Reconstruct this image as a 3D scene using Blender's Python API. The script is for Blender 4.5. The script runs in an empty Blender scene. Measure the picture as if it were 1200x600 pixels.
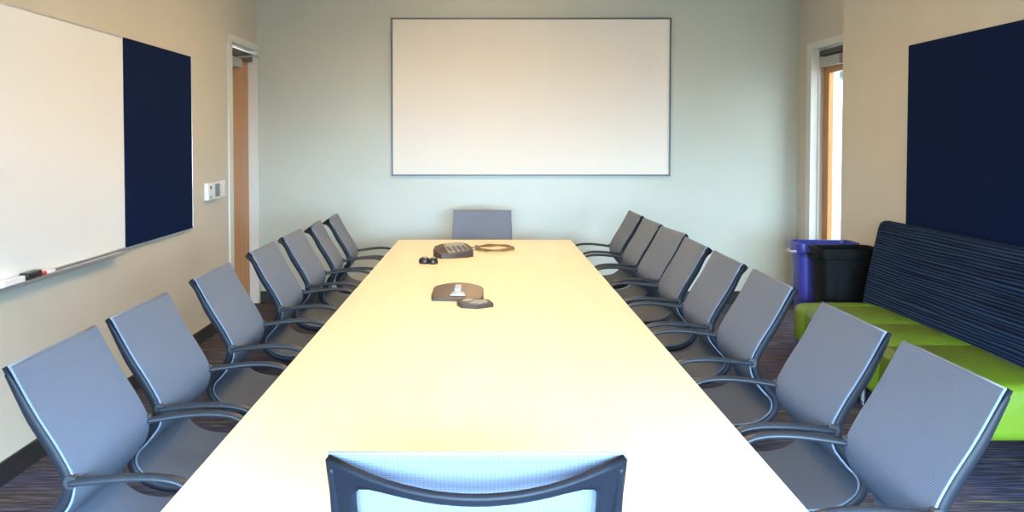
import bpy, bmesh, math, random
from mathutils import Vector, Matrix
random.seed(7)
S = bpy.context.scene
COL = S.collection
PI = math.pi

# ------------------------------------------------------------------ materials
def new_mat(name):
    m = bpy.data.materials.new(name); m.use_nodes = True
    nt = m.node_tree
    return m, nt, nt.nodes['Principled BSDF']

def plain(name, col, rough=.5, metal=0., spec=.5, noise=0., nscale=60., bump=0., sheen=0., coat=0.):
    m, nt, b = new_mat(name)
    b.inputs['Base Color'].default_value = (*col, 1)
    b.inputs['Roughness'].default_value = rough
    b.inputs['Metallic'].default_value = metal
    b.inputs['Specular IOR Level'].default_value = spec
    b.inputs['Sheen Weight'].default_value = sheen
    b.inputs['Coat Weight'].default_value = coat
    tc = nt.nodes.new('ShaderNodeTexCoord')
    n = nt.nodes.new('ShaderNodeTexNoise'); n.inputs['Scale'].default_value = nscale; n.inputs['Detail'].default_value = 3
    nt.links.new(tc.outputs['Object'], n.inputs['Vector'])
    r = nt.nodes.new('ShaderNodeValToRGB')
    k = max(noise, .01)
    r.color_ramp.elements[0].position = .3; r.color_ramp.elements[1].position = .7
    r.color_ramp.elements[0].color = (*[c*(1-k) for c in col], 1)
    r.color_ramp.elements[1].color = (*[min(1, c*(1+k)) for c in col], 1)
    nt.links.new(n.outputs['Fac'], r.inputs['Fac']); nt.links.new(r.outputs['Color'], b.inputs['Base Color'])
    if bump:
        bp = nt.nodes.new('ShaderNodeBump'); bp.inputs['Strength'].default_value = bump; bp.inputs['Distance'].default_value = .002
        nt.links.new(n.outputs['Fac'], bp.inputs['Height']); nt.links.new(bp.outputs['Normal'], b.inputs['Normal'])
    return m

def math_node(nt, op, a=None, b=None):
    n = nt.nodes.new('ShaderNodeMath'); n.operation = op
    for i, v in enumerate((a, b)):
        if v is None: continue
        if isinstance(v, (int, float)): n.inputs[i].default_value = v
        else: nt.links.new(v, n.inputs[i])
    return n.outputs[0]

def weave(name, col_lo, col_hi, pitch, rough=.7, bump=.6, through=.16, open_=.10):
    """knitted mesh: rows of small cells laid out in the surface's own metre UVs"""
    m, nt, b = new_mat(name)
    uv = nt.nodes.new('ShaderNodeUVMap')
    sp = nt.nodes.new('ShaderNodeSeparateXYZ'); nt.links.new(uv.outputs['UV'], sp.inputs[0])
    k = 2*PI/pitch
    su = math_node(nt, 'SINE', math_node(nt, 'MULTIPLY', sp.outputs['X'], k*.8))
    sv = math_node(nt, 'SINE', math_node(nt, 'MULTIPLY', sp.outputs['Y'], k))
    s = math_node(nt, 'ADD', math_node(nt, 'MULTIPLY', su, .25), math_node(nt, 'MULTIPLY', sv, .45))
    f = math_node(nt, 'ADD', math_node(nt, 'MULTIPLY', s, .6), .5)
    r = nt.nodes.new('ShaderNodeValToRGB')
    r.color_ramp.elements[0].color = (*col_lo, 1); r.color_ramp.elements[1].color = (*col_hi, 1)
    nt.links.new(f, r.inputs['Fac']); nt.links.new(r.outputs['Color'], b.inputs['Base Color'])
    bp = nt.nodes.new('ShaderNodeBump'); bp.inputs['Strength'].default_value = bump; bp.inputs['Distance'].default_value = .0015
    nt.links.new(f, bp.inputs['Height']); nt.links.new(bp.outputs['Normal'], b.inputs['Normal'])
    b.inputs['Roughness'].default_value = rough; b.inputs['Specular IOR Level'].default_value = .25
    # open knit: some light passes through the cloth
    tl = nt.nodes.new('ShaderNodeBsdfTranslucent'); nt.links.new(r.outputs['Color'], tl.inputs['Color'])
    tp = nt.nodes.new('ShaderNodeBsdfTransparent')
    m1 = nt.nodes.new('ShaderNodeMixShader'); m1.inputs[0].default_value = through
    m2 = nt.nodes.new('ShaderNodeMixShader'); m2.inputs[0].default_value = open_
    nt.links.new(b.outputs[0], m1.inputs[1]); nt.links.new(tl.outputs[0], m1.inputs[2])
    nt.links.new(m1.outputs[0], m2.inputs[1]); nt.links.new(tp.outputs[0], m2.inputs[2])
    nt.links.new(m2.outputs[0], nt.nodes['Material Output'].inputs['Surface'])
    return m

def carpet_mat():
    m, nt, b = new_mat('striped_carpet')
    tc = nt.nodes.new('ShaderNodeTexCoord')
    def streak(sx, sy, detail=2):
        mp = nt.nodes.new('ShaderNodeMapping'); mp.inputs['Scale'].default_value = (sx, sy, 1)
        nt.links.new(tc.outputs['Object'], mp.inputs['Vector'])
        n = nt.nodes.new('ShaderNodeTexNoise'); n.inputs['Scale'].default_value = 1; n.inputs['Detail'].default_value = detail
        nt.links.new(mp.outputs[0], n.inputs['Vector']); return n.outputs['Fac']
    base = nt.nodes.new('ShaderNodeValToRGB')
    e = base.color_ramp.elements
    e[0].position = .30; e[0].color = (.016, .015, .021, 1)
    e[1].position = .72; e[1].color = (.125, .12, .155, 1)
    x = base.color_ramp.elements.new(.5); x.color = (.050, .047, .060, 1)
    nt.links.new(streak(5, 75, 3), base.inputs['Fac'])
    # broad brown / violet drift between planks
    dr = nt.nodes.new('ShaderNodeValToRGB')
    dr.color_ramp.elements[0].position = .4; dr.color_ramp.elements[0].color = (1.08, .96, .82, 1)
    dr.color_ramp.elements[1].position = .6; dr.color_ramp.elements[1].color = (.92, .92, 1.2, 1)
    nt.links.new(streak(1.0, 2.2, 1), dr.inputs['Fac'])
    mx = nt.nodes.new('ShaderNodeMix'); mx.data_type = 'RGBA'; mx.blend_type = 'MULTIPLY'; mx.inputs[0].default_value = 1
    nt.links.new(base.outputs[0], mx.inputs[6]); nt.links.new(dr.outputs[0], mx.inputs[7])
    # olive accent dashes
    ac = nt.nodes.new('ShaderNodeValToRGB'); ac.color_ramp.interpolation = 'LINEAR'
    ac.color_ramp.elements[0].position = .66; ac.color_ramp.elements[0].color = (0, 0, 0, 1)
    ac.color_ramp.elements[1].position = .70; ac.color_ramp.elements[1].color = (1, 1, 1, 1)
    nt.links.new(streak(2.6, 26, 1), ac.inputs['Fac'])
    m2 = nt.nodes.new('ShaderNodeMix'); m2.data_type = 'RGBA'
    nt.links.new(ac.outputs[0], m2.inputs[0]); nt.links.new(mx.outputs[2], m2.inputs[6]); m2.inputs[7].default_value = (.14, .15, .06, 1)
    # pile modulation
    pl = nt.nodes.new('ShaderNodeTexNoise'); pl.inputs['Scale'].default_value = 260
    nt.links.new(tc.outputs['Object'], pl.inputs['Vector'])
    m3 = nt.nodes.new('ShaderNodeMix'); m3.data_type = 'RGBA'; m3.blend_type = 'OVERLAY'; m3.inputs[0].default_value = .5
    nt.links.new(m2.outputs[2], m3.inputs[6]); nt.links.new(pl.outputs['Color'], m3.inputs[7])
    nt.links.new(m2.outputs[2], b.inputs['Base Color'])
    bp = nt.nodes.new('ShaderNodeBump'); bp.inputs['Strength'].default_value = .5; bp.inputs['Distance'].default_value = .003
    nt.links.new(pl.outputs['Fac'], bp.inputs['Height']); nt.links.new(bp.outputs['Normal'], b.inputs['Normal'])
    b.inputs['Roughness'].default_value = .95; b.inputs['Specular IOR Level'].default_value = .1
    return m

def wood_mat(name, c0, c1, axis='Z', rough=.45, scale=14., coat=0.):
    m, nt, b = new_mat(name)
    tc = nt.nodes.new('ShaderNodeTexCoord')
    mp = nt.nodes.new('ShaderNodeMapping')
    sc = {'Z': (scale, scale, .6), 'Y': (scale, .6, scale), 'X': (.6, scale, scale)}[axis]
    mp.inputs['Scale'].default_value = sc
    nt.links.new(tc.outputs['Object'], mp.inputs['Vector'])
    n = nt.nodes.new('ShaderNodeTexNoise'); n.inputs['Scale'].default_value = 1.6; n.inputs['Detail'].default_value = 5; n.inputs['Distortion'].default_value = .6
    nt.links.new(mp.outputs[0], n.inputs['Vector'])
    r = nt.nodes.new('ShaderNodeValToRGB')
    r.color_ramp.elements[0].position = .3; r.color_ramp.elements[0].color = (*c0, 1)
    r.color_ramp.elements[1].position = .7; r.color_ramp.elements[1].color = (*c1, 1)
    nt.links.new(n.outputs['Fac'], r.inputs['Fac']); nt.links.new(r.outputs['Color'], b.inputs['Base Color'])
    b.inputs['Roughness'].default_value = rough; b.inputs['Coat Weight'].default_value = coat
    return m

def stripe_fabric():
    m, nt, b = new_mat('navy_striped_upholstery')
    uv = nt.nodes.new('ShaderNodeUVMap')
    def layer(su, sv):
        mp = nt.nodes.new('ShaderNodeMapping'); mp.inputs['Scale'].default_value = (su, sv, 1)
        nt.links.new(uv.outputs['UV'], mp.inputs['Vector'])
        n = nt.nodes.new('ShaderNodeTexNoise'); n.inputs['Scale'].default_value = 1; n.inputs['Detail'].default_value = 1
        nt.links.new(mp.outputs[0], n.inputs['Vector']); return n.outputs['Fac']
    sv = nt.nodes.new('ShaderNodeSeparateXYZ'); nt.links.new(uv.outputs['UV'], sv.inputs[0])
    ph_ = math_node(nt, 'ADD', math_node(nt, 'MULTIPLY', sv.outputs['Y'], 2*PI/.0175), math_node(nt, 'MULTIPLY', layer(1.1, 14), 11))
    f = math_node(nt, 'ADD', math_node(nt, 'MULTIPLY', math_node(nt, 'SINE', ph_), .15), math_node(nt, 'ADD', math_node(nt, 'MULTIPLY', layer(1.3, 70), .5), .25))
    r = nt.nodes.new('ShaderNodeValToRGB')
    e = r.color_ramp.elements
    e[0].position = .36; e[0].color = (.003, .005, .014, 1)
    e[1].position = .66; e[1].color = (.018, .046, .105, 1)
    x = e.new(.50); x.color = (.006, .013, .040, 1)
    nt.links.new(f, r.inputs['Fac']); nt.links.new(r.outputs['Color'], b.inputs['Base Color'])
    b.inputs['Roughness'].default_value = .85; b.inputs['Specular IOR Level'].default_value = .08
    return m

def glass_mat():
    m = bpy.data.materials.new('door_glass'); m.use_nodes = True
    nt = m.node_tree; nt.nodes.clear()
    o = nt.nodes.new('ShaderNodeOutputMaterial'); t = nt.nodes.new('ShaderNodeBsdfTransparent'); g = nt.nodes.new('ShaderNodeBsdfGlossy')
    g.inputs['Roughness'].default_value = .02
    mx = nt.nodes.new('ShaderNodeMixShader'); mx.inputs[0].default_value = .07
    nt.links.new(t.outputs[0], mx.inputs[1]); nt.links.new(g.outputs[0], mx.inputs[2])
    nt.links.new(mx.outputs[0], o.inputs['Surface'])
    t.inputs['Color'].default_value = (.94, .97, .97, 1)
    return m

M = dict(
    back_paint=plain('sage_wall_paint', (.475, .51, .45), .38, noise=.015, nscale=2.5),
    side_paint=plain('cream_wall_paint', (.56, .53, .455), .5, noise=.015, nscale=2.5),
    ceiling=plain('ceiling_white', (.75, .74, .70), .9, noise=.05, nscale=90),
    base=plain('baseboard_charcoal', (.018, .018, .019), .5),
    carpet=carpet_mat(),
    steel_paint=plain('door_frame_cream', (.66, .66, .62), .3),
    door_wood=wood_mat('door_maple', (.40, .175, .042), (.50, .235, .066), 'Z', .4),
    closer=plain('closer_metal', (.42, .43, .42), .35, metal=.6),
    closer_dark=plain('closer_dark', (.07, .065, .06), .4, metal=.5),
    glass=glass_mat(),
    board=plain('whiteboard_enamel', (.86, .86, .85), .12, noise=.008, nscale=3),
    alu=plain('anodised_aluminium', (.62, .63, .64), .3, metal=.8),
    screen=plain('screen_matte_white', (.80, .765, .70), .7, noise=.008, nscale=3),
    screen_frame=plain('screen_edge_grey', (.10, .11, .12), .4),
    navy=plain('navy_tack_fabric', (.0046, .0120, .050), .95, noise=.12, nscale=700, bump=.3, spec=.05),
    top=wood_mat('pale_maple_laminate', (.80, .71, .46), (.84, .755, .50), 'Y', .38, scale=9),
    edge=plain('table_edge_band', (.35, .30, .20), .5),
    table_base=plain('table_base_grey', (.10, .10, .105), .45),
    chair_mesh=weave('chair_mesh_knit', (.118, .150, .215), (.195, .245, .345), .0056),
    seat_mesh=weave('seat_mesh_knit', (.080, .098, .138), (.125, .152, .205), .006),
    hem=plain('chair_mesh_hem', (.16, .185, .24), .7),
    frame=plain('chair_frame_black', (.008, .010, .016), .5, spec=.14, noise=.04),
    arm=plain('chair_arm_charcoal', (.018, .022, .030), .42, spec=.3, noise=.04),
    nylon=plain('chair_base_nylon', (.020, .021, .024), .4),
    chrome=plain('gas_lift_chrome', (.6, .6, .62), .15, metal=1),
    green=plain('lime_vinyl', (.105, .182, .011), .45, spec=.35, noise=.04, nscale=30, bump=.05),
    stripes=stripe_fabric(),
    sofa_under=plain('sofa_base_black', (.012, .012, .013), .9, spec=.1),
    blue_bin=plain('blue_bin_plastic', (.036, .040, .29), .38),
    black_bin=plain('black_bin_plastic', (.005, .006, .007), .65, spec=.12),
    label=plain('label_pale', (.72, .68, .70), .5),
    label2=plain('label_mauve', (.42, .36, .46), .5),
    white=plain('white_plastic', (.80, .81, .82), .35),
    lcd=plain('lcd_grey', (.10, .13, .15), .25),
    black=plain('black_plastic', (.012, .012, .014), .35),
    red=plain('red_cap', (.42, .02, .04), .4),
    phone=plain('phone_taupe', (.055, .040, .034), .45, noise=.05, spec=.3),
    phone_face=plain('phone_silver', (.27, .26, .25), .45),
    key=plain('phone_key', (.05, .047, .045), .45),
    lcd2=plain('phone_display', (.20, .215, .20), .3),
    cable=plain('cable_tan', (.16, .10, .035), .5),
    ext=plain('exterior_concrete', (.62, .62, .60), .9, noise=.08, nscale=3),
    ext_wall=plain('exterior_render_grey', (.36, .38, .40), .8, noise=.05, nscale=4),
    ext_dark=plain('exterior_dark_trim', (.05, .055, .06), .5),
)

# ------------------------------------------------------------------ helpers
def link(name, me, mat=None, parent=None, smooth=False):
    o = bpy.data.objects.new(name, me); COL.objects.link(o)
    if mat is not None:
        for mm in (mat if isinstance(mat, (list, tuple)) else [mat]): me.materials.append(mm)
    if smooth:
        for p in me.polygons: p.use_smooth = True
    if parent is not None: o.parent = parent
    return o

def obj(name, bm, mat, parent=None, smooth=False, sharp=None):
    bmesh.ops.recalc_face_normals(bm, faces=bm.faces[:])
    me = bpy.data.meshes.new(name); bm.to_mesh(me); bm.free()
    if sharp is not None:
        smooth = True
        me.set_sharp_from_angle(angle=math.radians(sharp))
    o = link(name, me, mat, parent, smooth)
    if sharp is not None: me.set_sharp_from_angle(angle=math.radians(sharp))
    return o

def box(bm, x0, x1, y0, y1, z0, z1, bev=0., seg=2, mi=0):
    t = bmesh.new()
    r = bmesh.ops.create_cube(t, size=1)
    for v in r['verts']:
        v.co = Vector(((x0+x1)/2 + v.co.x*(x1-x0), (y0+y1)/2 + v.co.y*(y1-y0), (z0+z1)/2 + v.co.z*(z1-z0)))
    if bev: bmesh.ops.bevel(t, geom=t.edges[:], offset=bev, segments=seg, profile=.6, affect='EDGES')
    join(bm, t, mi)
    return bm

def join(bm, t, mi=0, mat4=None):
    if mat4 is not None: bmesh.ops.transform(t, matrix=mat4, verts=t.verts[:])
    vm = [bm.verts.new(v.co) for v in t.verts]
    t.verts.index_update()
    for f in t.faces:
        nf = bm.faces.new([vm[v.index] for v in f.verts]); nf.material_index = mi; nf.smooth = f.smooth
    t.free()

def cyl(bm, c, r0, r1, h, axis='Z', n=24, mi=0, cap=True):
    t = bmesh.new()
    bmesh.ops.create_cone(t, cap_ends=cap, segments=n, radius1=r0, radius2=r1, depth=h)
    rot = {'Z': Matrix(), 'X': Matrix.Rotation(PI/2, 4, 'Y'), 'Y': Matrix.Rotation(-PI/2, 4, 'X')}[axis]
    join(bm, t, mi, Matrix.Translation(c) @ rot)
    return bm

def catmull(pts, n):
    """resample a polyline of Vectors as a smooth curve, n points spaced evenly by length"""
    P = [Vector(p) for p in pts]
    Q = [P[0]*2-P[1]] + P + [P[-1]*2-P[-2]]
    out = []
    for i in range(1, len(Q)-2):
        for k in range(16):
            t = k/16; a, b, c, d = Q[i-1:i+3]
            out.append(.5*((2*b) + (c-a)*t + (2*a-5*b+4*c-d)*t*t + (3*b-a-3*c+d)*t**3))
    out.append(P[-1])
    L = [0]
    for a, b in zip(out, out[1:]): L.append(L[-1]+(b-a).length)
    res, j = [], 0
    for k in range(n):
        s = L[-1]*k/(n-1)
        while j < len(L)-2 and L[j+1] < s: j += 1
        d = L[j+1]-L[j]
        res.append(out[j].lerp(out[j+1], (s-L[j])/d if d else 0))
    return res

def sweep(bm, path, ax, ra, rb, n=10, taper=None, cap=True):
    """tube along path; section half-size ra along the (roughly constant) axis ax, rb at right angles"""
    rings = []
    ax = Vector(ax)
    for i, p in enumerate(path):
        t = (path[min(i+1, len(path)-1)]-path[max(i-1, 0)]).normalized()
        u = (ax - t*ax.dot(t)).normalized(); w = t.cross(u)
        k = taper(i/(len(path)-1)) if taper else 1
        rings.append([bm.verts.new(p + u*math.cos(a)*ra*k + w*math.sin(a)*rb*k) for a in (2*PI*q/n for q in range(n))])
    for a, b in zip(rings, rings[1:]):
        for q in range(n): bm.faces.new((a[q], a[(q+1) % n], b[(q+1) % n], b[q]))
    if cap: bm.faces.new(rings[0][::-1]); bm.faces.new(rings[-1])
    return bm

def prism(bm, poly, z0, z1, bev=0., mi=0, top=None):
    """extrude an xy outline from z0 to z1; top(x, y) may lift the upper face"""
    t = bmesh.new()
    lo = [t.verts.new((x, y, z0)) for x, y in poly]
    hi = [t.verts.new((x, y, top(x, y) if top else z1)) for x, y in poly]
    n = len(poly)
    t.faces.new(lo[::-1]); f = t.faces.new(hi)
    for i in range(n): t.faces.new((lo[i], lo[(i+1) % n], hi[(i+1) % n], hi[i]))
    if bev: bmesh.ops.bevel(t, geom=list(f.edges), offset=bev, segments=2, profile=.5, affect='EDGES')
    join(bm, t, mi)
    return bm

def empty(name, loc=(0, 0, 0), rz=0.):
    o = bpy.data.objects.new(name, None); COL.objects.link(o)
    o.empty_display_size = .1; o.location = loc; o.rotation_euler = (0, 0, rz)
    return o

def tag(o, label, cat, group=None):
    o['label'] = label; o['category'] = cat
    if group: o['group'] = group
    return o

def struct(o, kind='structure'):
    o['kind'] = kind; return o

# ------------------------------------------------------------------ room shell
XL, XR, XA, YB, YF, ZC = -2.11, 2.69, 2.905, 8.41, -1.4, 3.0
def B(*a, **k): return box(bmesh.new(), *a, **k)
struct(obj('floor', B(XL-.3, 3.1, YF-.2, YB+.2, -.1, 0), M['carpet']))
struct(obj('ceiling', B(XL-.3, 3.1, YF-.2, YB+.2, ZC, ZC+.1), M['ceiling']))
struct(obj('wall_back', B(XL-.3, 3.1, YB, YB+.2, 0, ZC), M['back_paint']))
DL0, DL1, DLZ = 7.53, 8.36, 2.33
w = bmesh.new()
box(w, XL-.2, XL, YF, DL0-.04, 0, ZC); box(w, XL-.2, XL, DL0-.04, DL1+.03, DLZ+.03, ZC); box(w, XL-.2, XL, DL1+.03, YB, 0, ZC)
struct(obj('wall_left', w, M['side_paint']))
YC = 6.82
struct(obj('wall_right', B(XR, 3.1, YF, YC, 0, ZC), M['side_paint']))
DR0, DR1, DRZ = 7.03, 8.03, 2.31
w = bmesh.new()
box(w, XA, 3.05, YC, DR0-.04, 0, ZC); box(w, XA, 3.05, DR0-.04, DR1+.04, DRZ+.03, ZC); box(w, XA, 3.05, DR1+.04, YB, 0, ZC)
struct(obj('wall_right_alcove', w, M['side_paint']))
# front wall behind the camera with a wide window band
w = bmesh.new()
WX0, WX1, WZ0, WZ1 = -1.3, 2.5, .35, 1.95
box(w, XL, WX0, YF-.2, YF, 0, ZC); box(w, WX1, XR, YF-.2, YF, 0, ZC); box(w, WX0, WX1, YF-.2, YF, 0, WZ0); box(w, WX0, WX1, YF-.2, YF, WZ1, ZC)
struct(obj('wall_front', w, M['side_paint']))
w = bmesh.new()
for x in (WX0, -.05, 1.2, WX1-.05): box(w, x, x+.05, YF-.14, YF-.06, WZ0, WZ1)
box(w, WX0, WX1, YF-.14, YF-.06, WZ0, WZ0+.05); box(w, WX0, WX1, YF-.14, YF-.06, WZ1-.05, WZ1)
struct(obj('window_1', w, M['alu']))
# baseboards
BH = .105
def bb(name, *a): struct(obj(name, B(*a, bev=.003), M['base']))
bb('baseboard_left', XL, XL+.012, YF, 7.43, 0, BH)
bb('baseboard_back', XL+.015, XA, YB-.012, YB, 0, BH)
bb('baseboard_right', XR-.012, XR, YF, YC, 0, BH)

# left door: steel frame, maple leaf, overhead closer
d = struct(empty('door_1', (XL, (DL0+DL1)/2, 0)))
def dl(name, bm, mat, par=d, **k):
    bmesh.ops.translate(bm, verts=bm.verts[:], vec=-Vector(d.location)); return obj(name, bm, mat, par, **k)
w = bmesh.new()
for y0, y1, j0, j1 in ((7.43, DL0, DL0-.035, DL0), (DL1, 8.405, DL1, DL1+.025)):
    box(w, XL+.001, XL+.018, y0, y1, 0, DLZ); box(w, XL-.19, XL+.001, j0, j1, 0, DLZ)
box(w, XL+.001, XL+.018, 7.43, 8.405, DLZ, DLZ+.06); box(w, XL-.19, XL+.001, DL0-.035, DL1+.025, DLZ, DLZ+.025)
box(w, XL-.125, XL-.105, DL0, DL0+.02, 0, DLZ)
dl('door_frame', w, M['steel_paint'])
leaf = dl('door_leaf', B(XL-.115, XL-.07, DL0+.004, DL1-.004, .01, DLZ-.02, bev=.002), M['door_wood'])
w = B(XL-.07, XL-.012, DL0+.10, DL0+.42, DLZ-.185, DLZ-.105, bev=.008)
cl = dl('door_closer', w, M['closer'])
w = bmesh.new(); box(w, XL-.07, XL-.02, DL0+.02, DL1-.03, DLZ-.10, DLZ-.03, .004)
dl('closer_track', w, M['closer_dark'])
w = bmesh.new()
sweep(w, catmull([(XL-.03, DL0+.30, DLZ-.10), (XL+.02, DL0+.5, DLZ-.075), (XL+.055, DL1-.12, DLZ-.05)], 8), (0, 0, 1), .007, .012, 8)
cyl(w, (XL+.055, DL1-.11, DLZ-.05), .018, .018, .035, 'Z', 16)
dl('closer_arm', w, M['closer'], smooth=False)
w = bmesh.new(); cyl(w, (XL-.05, DL0+.07, 1.02), .009, .009, .05, 'X', 12); sweep(w, [Vector((XL-.025, DL0+.07, 1.02)), Vector((XL-.025, DL0+.19, 1.02))], (0, 0, 1), .009, .009, 10)
dl('door_handle', w, M['chrome'])

# right door: recessed glazed leaf in the alcove
d2 = struct(empty('door_2', (XA, (DR0+DR1)/2, 0)))
def dr(name, bm, mat, par=d2, **k):
    bmesh.ops.translate(bm, verts=bm.verts[:], vec=-Vector(d2.location)); return obj(name, bm, mat, par, **k)
w = bmesh.new()
for y0, y1, j0, j1 in ((DR0-.11, DR0, DR0-.035, DR0), (DR1, DR1+.11, DR1, DR1+.035)):
    box(w, XA-.016, XA-.001, y0, y1, 0, DRZ); box(w, XA-.001, 3.048, j0, j1, 0, DRZ)
box(w, XA-.016, XA-.001, DR0-.11, DR1+.11, DRZ, DRZ+.06); box(w, XA-.001, 3.048, DR0-.035, DR1+.035, DRZ, DRZ+.025)
box(w, XA+.045, XA+.065, DR1-.014, DR1, 0, DRZ)
dr('door_frame', w, M['steel_paint'])
LX0, LX1 = 3.0, 3.045
w = bmesh.new()
box(w, LX0, LX1, DR1-.125, DR1-.004, .01, DRZ-.01, .002); box(w, LX0, LX1, DR0+.004, DR0+.155, .01, DRZ-.01, .002)
box(w, LX0, LX1, DR0+.155, DR1-.125, 2.10, DRZ-.01); box(w, LX0, LX1, DR0+.155, DR1-.125, .01, .26)
dr('door_leaf', w, M['door_wood'])
dr('glass_pane', B(LX0+.019, LX0+.025, DR0+.155, DR1-.125, .26, 2.10), M['glass'])
dr('door_closer', B(LX0-.06, LX0, DR1-.50, DR1-.06, DRZ-.16, DRZ-.075, bev=.006), M['closer'])
dr('closer_track', B(LX0-.05, LX0, DR0+.02, DR1-.03, DRZ-.06, DRZ-.012, bev=.003), M['closer_dark'])

# outside the glazed door
struct(obj('exterior_ground', B(3.1, 26, -6, 40, -.14, -.02), M['ext']))
pv = tag(empty('pavilion', (6.13, 15.6, -.02), math.radians(-21.5)), 'pale outbuilding with a dark eave, outside the glazed door on the right', 'building')
obj('wall', B(0, 4, 0, .6, 0, 1.55), M['ext'], pv)
obj('window_band', B(.02, 4, .05, .6, 1.55, 2.62), M['ext_wall'], pv)
w = bmesh.new()
for x in (.30, 1.2, 2.4): box(w, x, x+.05, .02, .05, 1.55, 2.62)
box(w, .03, 4, .02, .05, 2.10, 2.24)
obj('window_frame', w, M['ext_dark'], pv)
obj('roof', B(-.03, 4.1, -.15, .8, 2.62, 2.72), M['ext_dark'], pv)

# ------------------------------------------------------------------ boards on the walls
BT, BB_ = 2.105, .878
wb = tag(empty('whiteboard', (XL, 4.04, BB_)), 'long frameless whiteboard on the left wall beside the navy panel', 'whiteboard')
def wl(name, bm, mat, par, org, **k):
    bmesh.ops.translate(bm, verts=bm.verts[:], vec=-Vector(org)); return obj(name, bm, mat, par, **k)
wl('writing_surface', B(XL+.001, XL+.016, 2.82, 5.255, BB_, BT, bev=.002), M['board'], wb, wb.location)
w = bmesh.new(); box(w, XL+.016, XL+.019, 2.82, 5.255, BT-.008, BT); box(w, XL+.016, XL+.019, 2.82, 5.255, BB_, BB_+.008)
wl('edge_trim', w, M['alu'], wb, wb.location)
w = bmesh.new(); box(w, XL+.001, XL+.075, 2.82, 5.14, BB_-.012, BB_-.004, .002); box(w, XL+.070, XL+.075, 2.82, 5.14, BB_-.004, BB_+.004, .001)
wl('pen_tray', w, M['alu'], wb, wb.location)
pb = tag(empty('pinboard', (XL, 5.86, BB_)), 'square navy fabric pinboard between whiteboard and door', 'pinboard')
wl('fabric_panel', B(XL+.001, XL+.020, 5.262, 6.46, BB_+.004, BT, bev=.003), M['navy'], pb, pb.location)
w = bmesh.new(); box(w, XL+.001, XL+.022, 5.262, 6.46, BB_-.004, BB_+.004, .001); box(w, XL+.001, XL+.022, 6.46, 6.466, BB_, BT, .001)
wl('edge_trim', w, M['alu'], pb, pb.location)
pr = tag(obj('pinboard', B(-.022, -.001, -1.22, 1.22, 0, 1.227, bev=.004), M['navy']), 'wide navy fabric pinboard above the green sofa', 'pinboard')
pr.location = (XR, 4.50, BB_)

# back wall screen
SD = YB-.001
k_ = SD/1060
sx0, sx1, sz1, sz0 = (459-568)*k_, (785-568)*k_, 1.5+(166-22)*k_, 1.5-(206-166)*k_
sc = tag(empty('projection_screen', ((sx0+sx1)/2, SD, sz0)), 'large blank white projection screen in a thin dark frame', 'screen')
wl('screen_surface', B(sx0+.014, sx1-.014, SD-.02, SD, sz0+.014, sz1-.014), M['screen'], sc, sc.location)
w = bmesh.new()
box(w, sx0, sx0+.014, SD-.03, SD, sz0, sz1); box(w, sx1-.014, sx1, SD-.03, SD, sz0, sz1)
box(w, sx0, sx1, SD-.03, SD, sz0, sz0+.014); box(w, sx0, sx1, SD-.03, SD, sz1-.014, sz1)
wl('screen_frame', w, M['screen_frame'], sc, sc.location)

# thermostat panel and switch
th = tag(empty('wall_control_panel', (XL, 6.93, 1.12)), 'white wall control panel with grey display beside the left door', 'control panel')
wl('housing', B(XL+.001, XL+.034, 6.79, 7.09, 1.055, 1.185, bev=.006), M['white'], th, th.location)
wl('display', B(XL+.034, XL+.038, 6.955, 7.07, 1.075, 1.175, bev=.001), M['lcd'], th, th.location)
w = bmesh.new(); box(w, XL+.034, XL+.039, 6.83, 6.86, 1.14, 1.165, .001); box(w, XL+.034, XL+.039, 6.83, 6.86, 1.075, 1.085, .001)
wl('button', w, M['lcd'], th, th.location)
sw = tag(empty('light_switch', (XL, 7.24, 1.12)), 'white double light switch plate next to the left door frame', 'light switch')
wl('plate', B(XL+.001, XL+.007, 7.15, 7.33, 1.06, 1.19, bev=.002), M['white'], sw, sw.location)
for y in (7.195, 7.285):
    wl('rocker', B(XL+.007, XL+.012, y-.02, y+.02, 1.09, 1.16, bev=.002), M['label'], sw, sw.location)

# things on the whiteboard tray
TZ = BB_-.0038
er = tag(empty('whiteboard_eraser', (XL+.044, 4.10, TZ)), 'black whiteboard eraser lying on the whiteboard tray', 'eraser')
obj('felt', B(-.021, .019, -.065, .065, 0, .014, bev=.002), M['black'], er)
obj('grip', B(-.021, .021, -.065, .065, .014, .036, bev=.006), M['black'], er)
mk = tag(empty('marker', (XL+.048, 4.225, TZ+.0105)), 'white marker with a red cap beside the black eraser', 'marker')
w = bmesh.new(); cyl(w, (0, .04, 0), .0095, .0095, .09, 'Y', 18); obj('barrel', w, M['white'], mk, sharp=40)
w = bmesh.new(); cyl(w, (0, -.025, 0), .0105, .0105, .045, 'Y', 18); obj('cap', w, M['red'], mk, sharp=40)
nb = tag(obj('eraser_block', B(-.022, .022, -.09, .09, 0, .030, bev=.004), M['white']), 'white block on the whiteboard tray in front of the black eraser', 'eraser')
nb.location = (XL+.044, 3.92, TZ)

# ------------------------------------------------------------------ conference table
TX, TY0, TY1, TT = .667, 1.70, 7.0, .74
tb = tag(empty('conference_table', (0, (TY0+TY1)/2, 0)), 'long pale maple conference table down the middle of the room', 'table')
yc = (TY0+TY1)/2
obj('tabletop', B(-TX, TX, TY0-yc, TY1-yc, TT-.016, TT, bev=.002), M['top'], tb)
w = bmesh.new()
box(w, -TX+.02, TX-.02, TY0-yc+.02, TY1-yc-.02, TT-.020, TT-.016)
obj('underlay', w, M['edge'], tb)
for y in (2.9, 4.35, 5.8):
    w = bmesh.new()
    box(w, -.16, .16, y-yc-.22, y-yc+.22, .0, TT-.02, .01)
    obj('pedestal', w, M['table_base'], tb)

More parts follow.
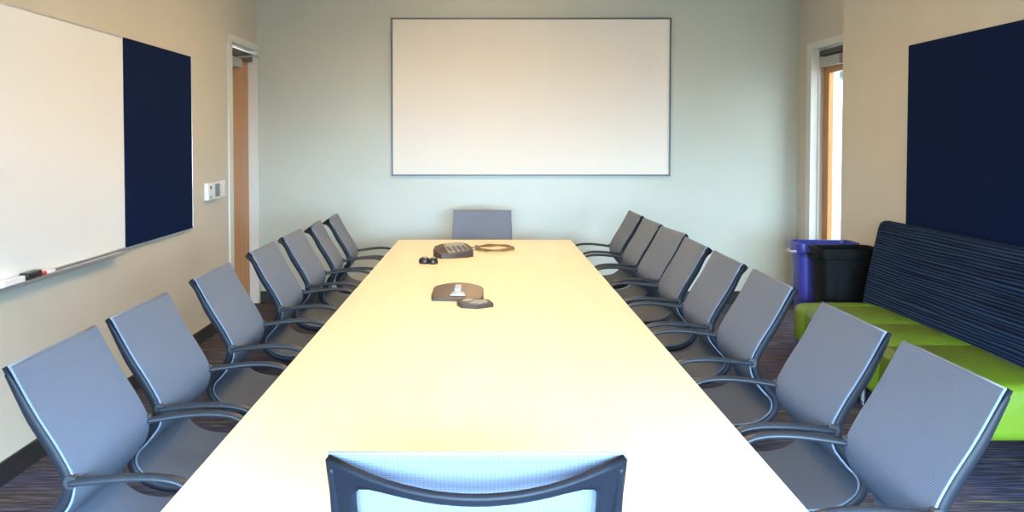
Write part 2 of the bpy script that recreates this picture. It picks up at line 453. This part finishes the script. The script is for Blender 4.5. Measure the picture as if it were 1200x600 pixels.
# ------------------------------------------------------------------ mesh conference chair (local: faces -y, so +y is away from the table)
OFF = .87
PROF = [(1.160, .950), (1.098, .835), (1.040, .740), (1.008, .670), (1.016, .612), (1.052, .562), (1.086, .522), (1.084, .482),
        (1.040, .446), (.970, .431), (.850, .432), (.730, .446), (.665, .450), (.625, .440), (.605, .414)]
prof = catmull([(0, a-OFF, z) for a, z in PROF], 90)
LEN = sum((b-a).length for a, b in zip(prof, prof[1:]))
i_split = next(i for i, p in enumerate(prof) if p.z < .545)
HW = .237
def sheet(pts, halfw, nu=16, v0=0.):
    bm = bmesh.new(); uvl = bm.loops.layers.uv.new('UVMap')
    us = [-1, -.993, -.97] + [-.93+1.86*k/(nu-6) for k in range(nu-5)] + [.97, .993, 1]
    rows, s = [], v0
    for i, p in enumerate(pts):
        if i: s += (p-pts[i-1]).length
        h = halfw(i/(len(pts)-1))
        rows.append([(bm.verts.new((h*u, p.y, p.z)), h*u, s) for u in us])
    uv = {}
    for r in rows:
        for v, a, b in r: uv[v] = (a, b)
    for a, b in zip(rows, rows[1:]):
        for k in range(nu):
            f = bm.faces.new((a[k][0], a[k+1][0], b[k+1][0], b[k][0])); f.smooth = True
            for l in f.loops: l[uvl].uv = uv[l.vert]
    return bm
def solid(o, t):
    m = o.modifiers.new('thickness', 'SOLIDIFY'); m.thickness = t; m.offset = 0; return o

def bulge(u, v):
    """how far the rear shell bows back and dips, u across -1..1, v from the top 0 to the waist 1"""
    k = (1-u*u)*(1-v)
    return .062*k, -.042*k
i_waist = next(i for i, p in enumerate(prof) if p.z < .665)
def shell_pt(u, v):
    f = v*i_waist; i = min(int(f), i_waist-1); p = prof[i].lerp(prof[i+1], f-i)
    by, bz = bulge(u, v)
    return Vector((u*(HW+.006), p.y+.014+by, p.z+bz-.001))

def make_chair():
    t = empty('conference_chair')
    seat = sheet(prof[i_split:], lambda f: HW+.008-.05*max(0, (f-.85)/.15)**2)
    solid(obj('seat', seat, M['seat_mesh'], t, smooth=True), .006)
    solid(obj('backrest', sheet(prof[:i_split+1], lambda f: HW+.008), M['chair_mesh'], t, smooth=True), .006)
    # rear shell: a ring around a rounded window
    bm = bmesh.new(); n = 72; rings = []
    for q in range(n):
        a = 2*PI*q/n; c, s = math.cos(a), math.sin(a)
        m_ = max(abs(c), abs(s)); ou, ov = c/m_, s/m_
        e = 7; rr = (abs(c/.835)**e + abs(s/.88)**e)**(-1/e); iu, iv = rr*c, rr*s
        col = []
        for k in range(5):
            u = ou+(iu-ou)*k/4; v = ov+(iv-ov)*k/4
            col.append(bm.verts.new(shell_pt(u, (1-v)/2)))
        rings.append(col)
    for q in range(n):
        a, b = rings[q], rings[(q+1) % n]
        for k in range(4): bm.faces.new((a[k], a[k+1], b[k+1], b[k]))
    solid(obj('back_frame', bm, M['frame'], t, smooth=True), .012)
    w = bmesh.new()
    sweep(w, [Vector((x*(HW+.006), prof[0].y+.002, prof[0].z)) for x in (-1, -.5, 0, .5, 1)], (0, 0, 1), .0035, .0035, 8)
    obj('top_hem', w, M['hem'], t, smooth=True)
    for s in (-1, 1):
        w = bmesh.new()
        rp = []
        for i in range(1, len(prof)):
            tt = (prof[min(i+1, len(prof)-1)]-prof[i-1]).normalized(); nn = Vector((0, -tt.z, tt.y))   # points behind / under the sheet
            rp.append(Vector((s*HW, prof[i].y, prof[i].z))+nn*.017)
        sweep(w, rp, (1, 0, 0), .011, .016, 12, taper=lambda f: .55+.45*min(1, f/.12))
        obj('side_rail', w, M['frame'], t, smooth=True)
        w = bmesh.new()
        A = [(.246, 1.012, .665), (.252, .955, .673), (.258, .87, .682), (.260, .795, .682), (.259, .742, .671), (.257, .716, .646),
             (.255, .716, .600), (.252, .742, .535), (.249, .785, .470), (.244, .82, .432)]
        sweep(w, catmull([(s*x, y-OFF, z) for x, y, z in A], 44), (1, 0, 0), .019, .0095, 12, taper=lambda f: 1.0-.25*max(0, f-.5)*2)
        arm = obj('armrest', w, M['arm'], t, smooth=True)
        w = bmesh.new(); cyl(w, (s*.247, 1.012-OFF, .668), .0165, .0165, .02, 'X', 20)
        obj('arm_bracket', w, M['arm'], arm, sharp=40)
    w = bmesh.new()
    box(w, -.075, .075, -.14, .10, .385, .425, .012)
    box(w, -HW, HW, .02, .055, .408, .424, .005); box(w, -HW, HW, -.15, -.115, .414, .430, .005)
    obj('tilt_mechanism', w, M['nylon'], t)
    w = bmesh.new(); cyl(w, (0, 0, .325), .014, .014, .16, 'Z', 20); cyl(w, (0, 0, .17), .026, .024, .20, 'Z', 24)
    obj('gas_column', w, M['nylon'], t, sharp=40)
    w = bmesh.new(); cyl(w, (0, 0, .095), .045, .038, .06, 'Z', 24)
    for k in range(5):
        a = 2*PI*k/5+PI/2; c, s = math.cos(a), math.sin(a)
        sweep(w, catmull([(c*.03, s*.03, .10), (c*.15, s*.15, .094), (c*.285, s*.285, .075)], 8), (0, 0, 1), .017, .022, 10, taper=lambda f: 1-.4*f)
    base = obj('star_base', w, M['nylon'], t, sharp=50)
    for k in range(5):
        a = 2*PI*k/5+PI/2; w = bmesh.new()
        ca = Matrix.Translation((math.cos(a)*.28, math.sin(a)*.28, 0)) @ Matrix.Rotation(a*2.3, 4, 'Z')
        q = bmesh.new()
        for x in (-.012, .012): cyl(q, (x, .008, .026), .026, .026, .016, 'X', 18)
        box(q, -.022, .022, -.014, .026, .030, .052, .006)
        cyl(q, (0, 0, .06), .006, .006, .03, 'Z', 10)
        join(w, q, 0, ca)
        obj('caster', w, M['nylon'], base, sharp=40)
    return t

def copy_thing(root):
    r = root.copy(); COL.objects.link(r)
    for ch in list(root.children):
        c = ch.copy(); COL.objects.link(c); c.parent = r
        for g in list(ch.children):
            e = g.copy(); COL.objects.link(e); e.parent = c
    return r

proto = make_chair()
used = False
def place(x, y, rz, label, lift=0.):
    global used
    c = copy_thing(proto) if used else proto
    used = True
    c.location = (x, y, 0); c.rotation_euler = (0, 0, rz)
    if lift:
        for ch in c.children:
            if not ch.name.startswith(('star_base', 'gas_column')): ch.location.z += lift
    tag(c, label, 'chair', 'mesh conference chairs around the table')
    return c
ORD = ['first', 'second', 'third', 'fourth', 'fifth', 'sixth', 'seventh', 'eighth']
# rows: (distance of the chair's middle from the camera, yaw, sideways shift, lift)
RIGHT = [(2.235, 0, 0, 0), (2.835, 0, 0, 0), (3.63, 0, 0, 0), (4.295, 0, 0, 0), (4.945, 0, 0, 0), (5.60, 5, .015, 0), (6.25, 2, 0, 0), (6.95, 1, 0, 0)]
LEFT = [(2.435, 0, 0, 0), (3.04, 0, 0, 0), (3.85, 0, 0, 0), (4.725, 0, 0, 0), (5.45, 0, 0, 0), (6.07, 4, .03, 0), (6.67, 3, .045, 0)]
n = len(RIGHT)
for i, (y, a, dx, lf) in enumerate(RIGHT):
    place(OFF+dx-.005, y, -PI/2+math.radians(a), f'blue-grey mesh chair on the sofa side of the table, {ORD[n-1-i]} from the screen wall', lf)
n = len(LEFT)
for i, (y, a, dx, lf) in enumerate(LEFT):
    place(-OFF+dx, y, PI/2+math.radians(a), f'blue-grey mesh chair on the whiteboard side of the table, {ORD[n-1-i]} from the screen wall', lf)
hc = place(-.014, 1.511+.297, PI, 'mesh chair seen from behind, at the table end facing the screen')
hc.scale = (1.025, 1.025, 1.025)
place(-.02, 7.58-.29+.03, 0, 'dark mesh chair at the far table end, back to the screen', -.03)

# ------------------------------------------------------------------ sofa bench
SY0, SY1 = 3.70, 5.70
sf = tag(empty('sofa', (2.3, (SY0+SY1)/2, 0)), 'armless lime green sofa with a striped navy back along the right wall', 'sofa')
def sfp(name, bm, mat, par=sf, **k):
    bmesh.ops.translate(bm, verts=bm.verts[:], vec=-Vector(sf.location)); return obj(name, bm, mat, par, **k)
# seat cushions with rounded fronts
cuts = [SY0, 4.41, 4.92, 5.45, SY1]
SX0, SX1, SZ0, SZ1 = 1.935, 2.44, .235, .500
def seat_section():
    r, pts = .055, []
    for cx_, cz_, a0 in ((SX0+r, SZ1-r, PI), (SX0+r*.7, SZ0+r*.7, PI*1.5)):
        rr_ = r if cz_ > .4 else r*.7
        for q in range(7):
            a = (PI - PI/2*q/6) if cz_ > .4 else (PI*1.5 - PI/2*q/6)
            pts.append((cx_+rr_*math.cos(a), cz_+rr_*math.sin(a)))
    top, low = pts[:7], pts[7:]
    return low + top + [(2.10, SZ1+.004), (2.20, SZ1+.005), (2.30, SZ1+.004), (SX1-.01, SZ1), (SX1, SZ1-.01), (SX1, SZ0)]
sec = seat_section(); scx, scz = 2.19, .375
for a, b in zip(cuts, cuts[1:]):
    w = bmesh.new(); rg = []
    def ends(is_outer): return [(k, (.045*(1-math.sqrt(max(0, 1-(1-k/.05)**2))) + .012)) for k in (0, .004, .012, .025, .05)] if is_outer else [(0, .010), (.004, .003), (.012, 0)]
    st = [(a+.001+d, h) for d, h in ends(a == SY0)] + [(b-.001-d, h) for d, h in reversed(ends(b == SY1))]
    for y, h in st:
        ring = []
        for x, z in sec:
            kx = 1-h/(scx-SX0); kz = 1-h/(SZ1-scz)
            ring.append(w.verts.new((scx+(x-scx)*kx, y, scz+(z-scz)*kz)))
        rg.append(ring)
    m_ = len(sec)
    for p, q in zip(rg, rg[1:]):
        for k in range(m_): w.faces.new((p[k], p[(k+1) % m_], q[(k+1) % m_], q[k]))
    w.faces.new(rg[0][::-1]); w.faces.new(rg[-1])
    sfp('seat_panel', w, M['green'], sharp=60)
# back: a reclined slab with rounded top, stripe UVs along its length
w = bmesh.new(); uvl = w.loops.layers.uv.new('UVMap')
pts = [Vector((x, 0, z)) for x, z in ((2.385, .40), (2.40, .52), (2.445, .75), (2.488, .955), (2.497, .985), (2.520, 1.0), (2.560, 1.0), (2.590, .985), (2.60, .95), (2.60, .70), (2.60, .40))]
pts = catmull(pts, 44)
ys = [SY0-.06, SY0-.045, SY0-.02] + [SY0+(SY1-SY0)*k/40 for k in range(0, 41)] + [SY1+.005, SY1+.012]
cx, cz = 2.52, .70
rows, s, sv = [], 0, []
for i, p in enumerate(pts):
    if i: s += (p-pts[i-1]).length
    sv.append(s)
for j, y in enumerate(ys):
    sh = {0: .05, 1: .018, len(ys)-1: .05, len(ys)-2: .018}.get(j, 0)
    rows.append([w.verts.new((p.x+(cx-p.x)*sh, y, p.z+(cz-p.z)*sh)) for p in pts])
for j in range(len(ys)-1):
    for i in range(len(pts)-1):
        f = w.faces.new((rows[j][i], rows[j][i+1], rows[j+1][i+1], rows[j+1][i])); f.smooth = True
        for l, (jj, ii) in zip(f.loops, ((j, i), (j, i+1), (j+1, i+1), (j+1, i))): l[uvl].uv = (ys[jj], sv[ii])
for r, y in ((rows[0], ys[0]), (rows[-1], ys[-1])):
    f = w.faces.new(r)
    for l in f.loops: l[uvl].uv = (l.vert.co.x+y, l.vert.co.z)
sfp('backrest', w, M['stripes'], sharp=60)
sfp('underframe', B(2.06, 2.46, SY0+.22, SY1-.12, .21, .2345, bev=.004), M['sofa_under'])
for y in (4.02, 5.12):
    for x in (2.16, 2.50):
        w = bmesh.new(); cyl(w, (x, y, .118), .013, .016, .186, 'Z', 16); lg = sfp('leg', w, M['alu'], sharp=40)
        w = bmesh.new(); cyl(w, (x, y, .0125), .019, .017, .025, 'Z', 16); sfp('glide', w, M['chrome'], lg, sharp=40)

# ------------------------------------------------------------------ bins
def make_bin(name, label, x, y, W, D, H, mat, lbl):
    t = tag(empty(name, (x, y, 0)), label, 'bin', 'slim waste bins beside the sofa')
    bm = bmesh.new()
    def rr(w_, d_, z, r=.05, k=5):
        out = []
        for cx_, cy_, a0 in ((w_/2-r, d_/2-r, 0), (-w_/2+r, d_/2-r, PI/2), (-w_/2+r, -d_/2+r, PI), (w_/2-r, -d_/2+r, 1.5*PI)):
            for q in range(k): a = a0+PI/2*q/(k-1); out.append(bm.verts.new((cx_+r*math.cos(a), cy_+r*math.sin(a), z)))
        return out
    lv = [rr(W*.80, D*.80, 0), rr(W*.80, D*.80, .012), rr(W*.95, D*.95, H-.10), rr(W*.955, D*.955, H-.075), rr(W*1.02, D*1.03, H-.07), rr(W*1.05, D*1.08, H-.008), rr(W*1.04, D*1.06, H),
          rr(W*.97, D*.97, H-.002), rr(W*.93, D*.93, H-.08), rr(W*.77, D*.76, .03)]
    for a, b in zip(lv, lv[1:]):
        for q in range(len(a)): bm.faces.new((a[q], a[(q+1) % len(a)], b[(q+1) % len(a)], b[q]))
    bm.faces.new(lv[0][::-1]); bm.faces.new(lv[-1])
    obj('body', bm, mat, t, sharp=35)
    w = bmesh.new()
    for sy in (-1, 1):
        for fx in (-.25, 0, .25):
            box(w, W*fx-.012, W*fx+.012, sy*D*.47-.006, sy*D*.47+.006, H*.30, H-.11, .004)
    obj('rib', w, mat, t)
    for s in (-1, 1):
        w = bmesh.new(); sweep(w, catmull([(s*W*.50, -.07, H-.062), (s*(W*.50+.030), -.05, H-.066), (s*(W*.50+.034), 0, H-.068), (s*(W*.50+.030), .05, H-.066), (s*W*.50, .07, H-.062)], 14), (0, 0, 1), .010, .008, 8)
        obj('handle', w, M['label2'] if (lbl and s < 0) else mat, t, smooth=True)
    return t
make_bin('recycling_bin', 'royal blue slim bin behind the black bin, by the glazed door', 2.46, 6.55, .43, .25, .775, M['blue_bin'], True)
make_bin('waste_bin', 'black slim bin between the sofa end and the blue bin', 2.465, 6.17, .40, .26, .78, M['black_bin'], False)

# ------------------------------------------------------------------ things on the table
Z = TT
# keypad conference phone: wedge with rounded wings
ph = tag(empty('conference_phone', (-.205, 5.96, Z), math.radians(18)), 'taupe conference phone with a keypad near the far table end', 'phone')
w = bmesh.new()
outl = [(-.13, -.045), (-.105, -.085), (-.04, -.095), (.06, -.085), (.12, -.05), (.13, .0), (.115, .08), (.05, .11), (-.05, .11), (-.11, .075), (-.135, .02)]
topf = lambda x, y: .030+.045*(y+.095)/.2+.010*(x+.13)/.26
prism(w, outl, 0, 0, .008, top=topf)
obj('body', w, M['phone'], ph, sharp=40)
w = bmesh.new()
prism(w, [(-.055, -.075), (.085, -.06), (.09, .085), (-.05, .09)], 0, 0, .002, top=lambda x, y: topf(x, y)+.004)
fp = obj('faceplate', w, M['phone_face'], ph, sharp=40)
w = bmesh.new(); prism(w, [(-.040, .035), (.075, .038), (.075, .078), (-.04, .078)], .05, 0, .001, top=lambda x, y: topf(x, y)+.006); obj('display', w, M['lcd2'], ph)
for r in range(4):
    for c in range(4):
        x, y = -.036+c*.034, -.062+r*.024
        w = bmesh.new(); prism(w, [(x-.012, y-.008), (x+.012, y-.008), (x+.012, y+.008), (x-.012, y+.008)], topf(x, y)-.01, 0, .002, top=lambda a, b: topf(a, b)+.009)
        obj('key', w, M['key'], fp)
# two small round pucks
for i, (x, y, r, rz) in enumerate(((-.375, 5.62, .036, 0), (-.318, 5.60, .030, 1))):
    p = tag(empty('microphone_puck', (x, y, Z), rz),
            ['small black microphone puck with pale ring, left of the keypad phone', 'smaller black puck between the pale ringed puck and keypad phone'][i], 'microphone', 'small pucks by the keypad phone')
    w = bmesh.new()
    lat = [(r*.9, 0), (r, .006), (r, .022), (r*.85, .033), (r*.5, .040)]
    rg = [[w.verts.new((q*math.cos(a), q*math.sin(a)*.85, z)) for a in (2*PI*k/24 for k in range(24))] for q, z in lat]
    for a, b in zip(rg, rg[1:]):
        for k in range(24): w.faces.new((a[k], a[(k+1) % 24], b[(k+1) % 24], b[k]))
    w.faces.new(rg[0][::-1]); w.faces.new(rg[-1])
    obj('body', w, M['black'], p, sharp=50)
    w = bmesh.new(); cyl(w, (0, 0, .041), r*.45, r*.40, .004, 'Z', 20); obj('button', w, M['phone_face'], p, sharp=40)
# coiled cable
cb = tag(empty('coiled_cable', (.075, 6.33, Z)), 'thin brown cable coiled in a loop beside the keypad phone', 'cable')
w = bmesh.new()
loop = []
for k in range(120):
    a = 2*PI*k/40*1.0
    rr_ = .128+.006*math.sin(k*.37)
    loop.append(Vector((rr_*math.cos(a)*(1.0), rr_*1.30*math.sin(a)+.004*math.sin(k*.21), .0085+.0045*(k/40)+.002*math.sin(k*.9))))
loop += [Vector((.128, .03, .018)), Vector((.10, .10, .012))]
sweep(w, loop, (0, 0, 1), .0042, .0042, 8)
sweep(w, catmull([(-.125, .0, .012), (-.15, .015, .02), (-.165, .0, .014), (-.20, -.02, .0065)], 16), (0, 0, 1), .004, .004, 8)
obj('cord', w, M['cable'], cb, smooth=True)
w = bmesh.new(); cyl(w, (-.132, .01, .0175), .016, .016, .022, 'Y', 14); obj('cable_tie', w, M['cable'], cb, sharp=40)
# wing shaped speaker unit
wg = tag(empty('wing_speakerphone', (-.128, 4.36, Z), math.radians(-4)), 'taupe crescent-shaped speakerphone in the middle of the table', 'phone')
w = bmesh.new()
N = 20; fr, bk = [], []
for k in range(N+1):
    t_ = k/N*2-1
    bk.append((t_*.118, .055-.035*t_*t_)); fr.append((t_*.116, -.075-.004*(1-t_*t_)))
poly = fr + [(.126, -.045), (.122, .01)] + bk[::-1] + [(-.122, .01), (-.126, -.045)]
wt = lambda x, y: .012+.058*max(0, min(1, (y+.08)/.09))*(1-.30*(x/.126)**2)
prism(w, poly, 0, 0, .006, top=wt)
obj('body', w, M['phone'], wg, sharp=35)
w = bmesh.new()
prism(w, [(-.034, -.056), (.040, -.056), (.026, -.038), (-.022, -.038)], 0, 0, .002, top=lambda x, y: wt(x, y)+.003)
prism(w, [(-.016, -.022), (.014, -.022), (.016, .004), (-.014, .004)], 0, 0, .002, top=lambda x, y: wt(x, y)+.003)
obj('silver_inlay', w, M['phone_face'], wg, sharp=40)
# hexagonal display pod
hx = tag(empty('hexagonal_control_pod', (-.045, 4.165, Z), math.radians(-6)), 'taupe hexagonal control pod with grey display in front of the speakerphone', 'phone')
w = bmesh.new(); prism(w, [(-.085, .0), (-.055, -.065), (.02, -.08), (.088, -.02), (.06, .055), (-.045, .075)], 0, 0, .006, top=lambda x, y: .020+.12*(y+.08)*.2); obj('body', w, M['phone'], hx, sharp=35)
w = bmesh.new(); prism(w, [(-.060, .0), (-.045, .055), (-.010, .050), (-.022, -.005)], 0, 0, .001, top=lambda x, y: .0225+.12*(y+.08)*.2); obj('silver_inlay', w, M['phone_face'], hx)
w = bmesh.new(); prism(w, [(-.02, -.045), (.025, -.055), (.062, -.015), (.045, .035), (-.005, .03)], 0, 0, .001, top=lambda x, y: .0225+.12*(y+.08)*.2); obj('display', w, M['lcd2'], hx)

# ------------------------------------------------------------------ light
def area(name, loc, rot, sx, sy, power, col, spread=PI):
    l = bpy.data.lights.new(name, 'AREA'); l.shape = 'RECTANGLE'; l.size = sx; l.size_y = sy; l.energy = power; l.color = col; l.spread = spread
    o = bpy.data.objects.new(name, l); COL.objects.link(o); o.location = loc; o.rotation_euler = rot
    return o
WARM = (1, .66, .33); COOL = (.50, .76, 1)
area('window_daylight', ((WX0+WX1)/2, YF+.03, (WZ0+WZ1)/2), (PI/2-math.radians(44), 0, math.radians(5)), WX1-WX0-.1, WZ1-WZ0-.1, 1600, COOL, math.radians(100))
for y, e, u in ((1.9, 2, 16), (4.0, 8, 44), (6.2, 14, 92)):        # suspended lamps shining down and up
    area('lamp_down', (0, y, 2.66), (0, 0, 0), .25, 1.2, e, WARM)
    area('lamp_up', (0, y, 2.70), (PI, 0, 0), .25, 1.2, u, WARM)
p = area('door_daylight_portal', (3.07, (DR0+DR1)/2, 1.2), (0, PI/2, 0), 1.9, .75, 1, (1, 1, 1))
p.data.cycles.is_portal = True

W = bpy.data.worlds.new('daylight'); S.world = W; W.use_nodes = True
bg = W.node_tree.nodes['Background']
bg.inputs['Color'].default_value = (.74, .89, 1, 1); bg.inputs['Strength'].default_value = 8.0

# ------------------------------------------------------------------ camera
cam = bpy.data.cameras.new('camera'); co = bpy.data.objects.new('camera', cam); COL.objects.link(co)
cam.sensor_width = 36; cam.lens = 36*1060/1200
PITCH = math.radians(2)
co.location = (0, 0, 1.5); co.rotation_euler = (PI/2-PITCH, 0, 0)
cam.shift_x = 32/1200
cam.shift_y = -(300-166-1060*math.tan(PITCH))/1200
cam.clip_start = .05
S.camera = co
S.view_settings.view_transform = 'Standard'; S.view_settings.look = 'None'; S.view_settings.gamma = 1
S.view_settings.use_curve_mapping = False; S.view_settings.exposure = 0.0
S.cycles.use_denoising = True
S.cycles.max_bounces = 10; S.cycles.diffuse_bounces = 6
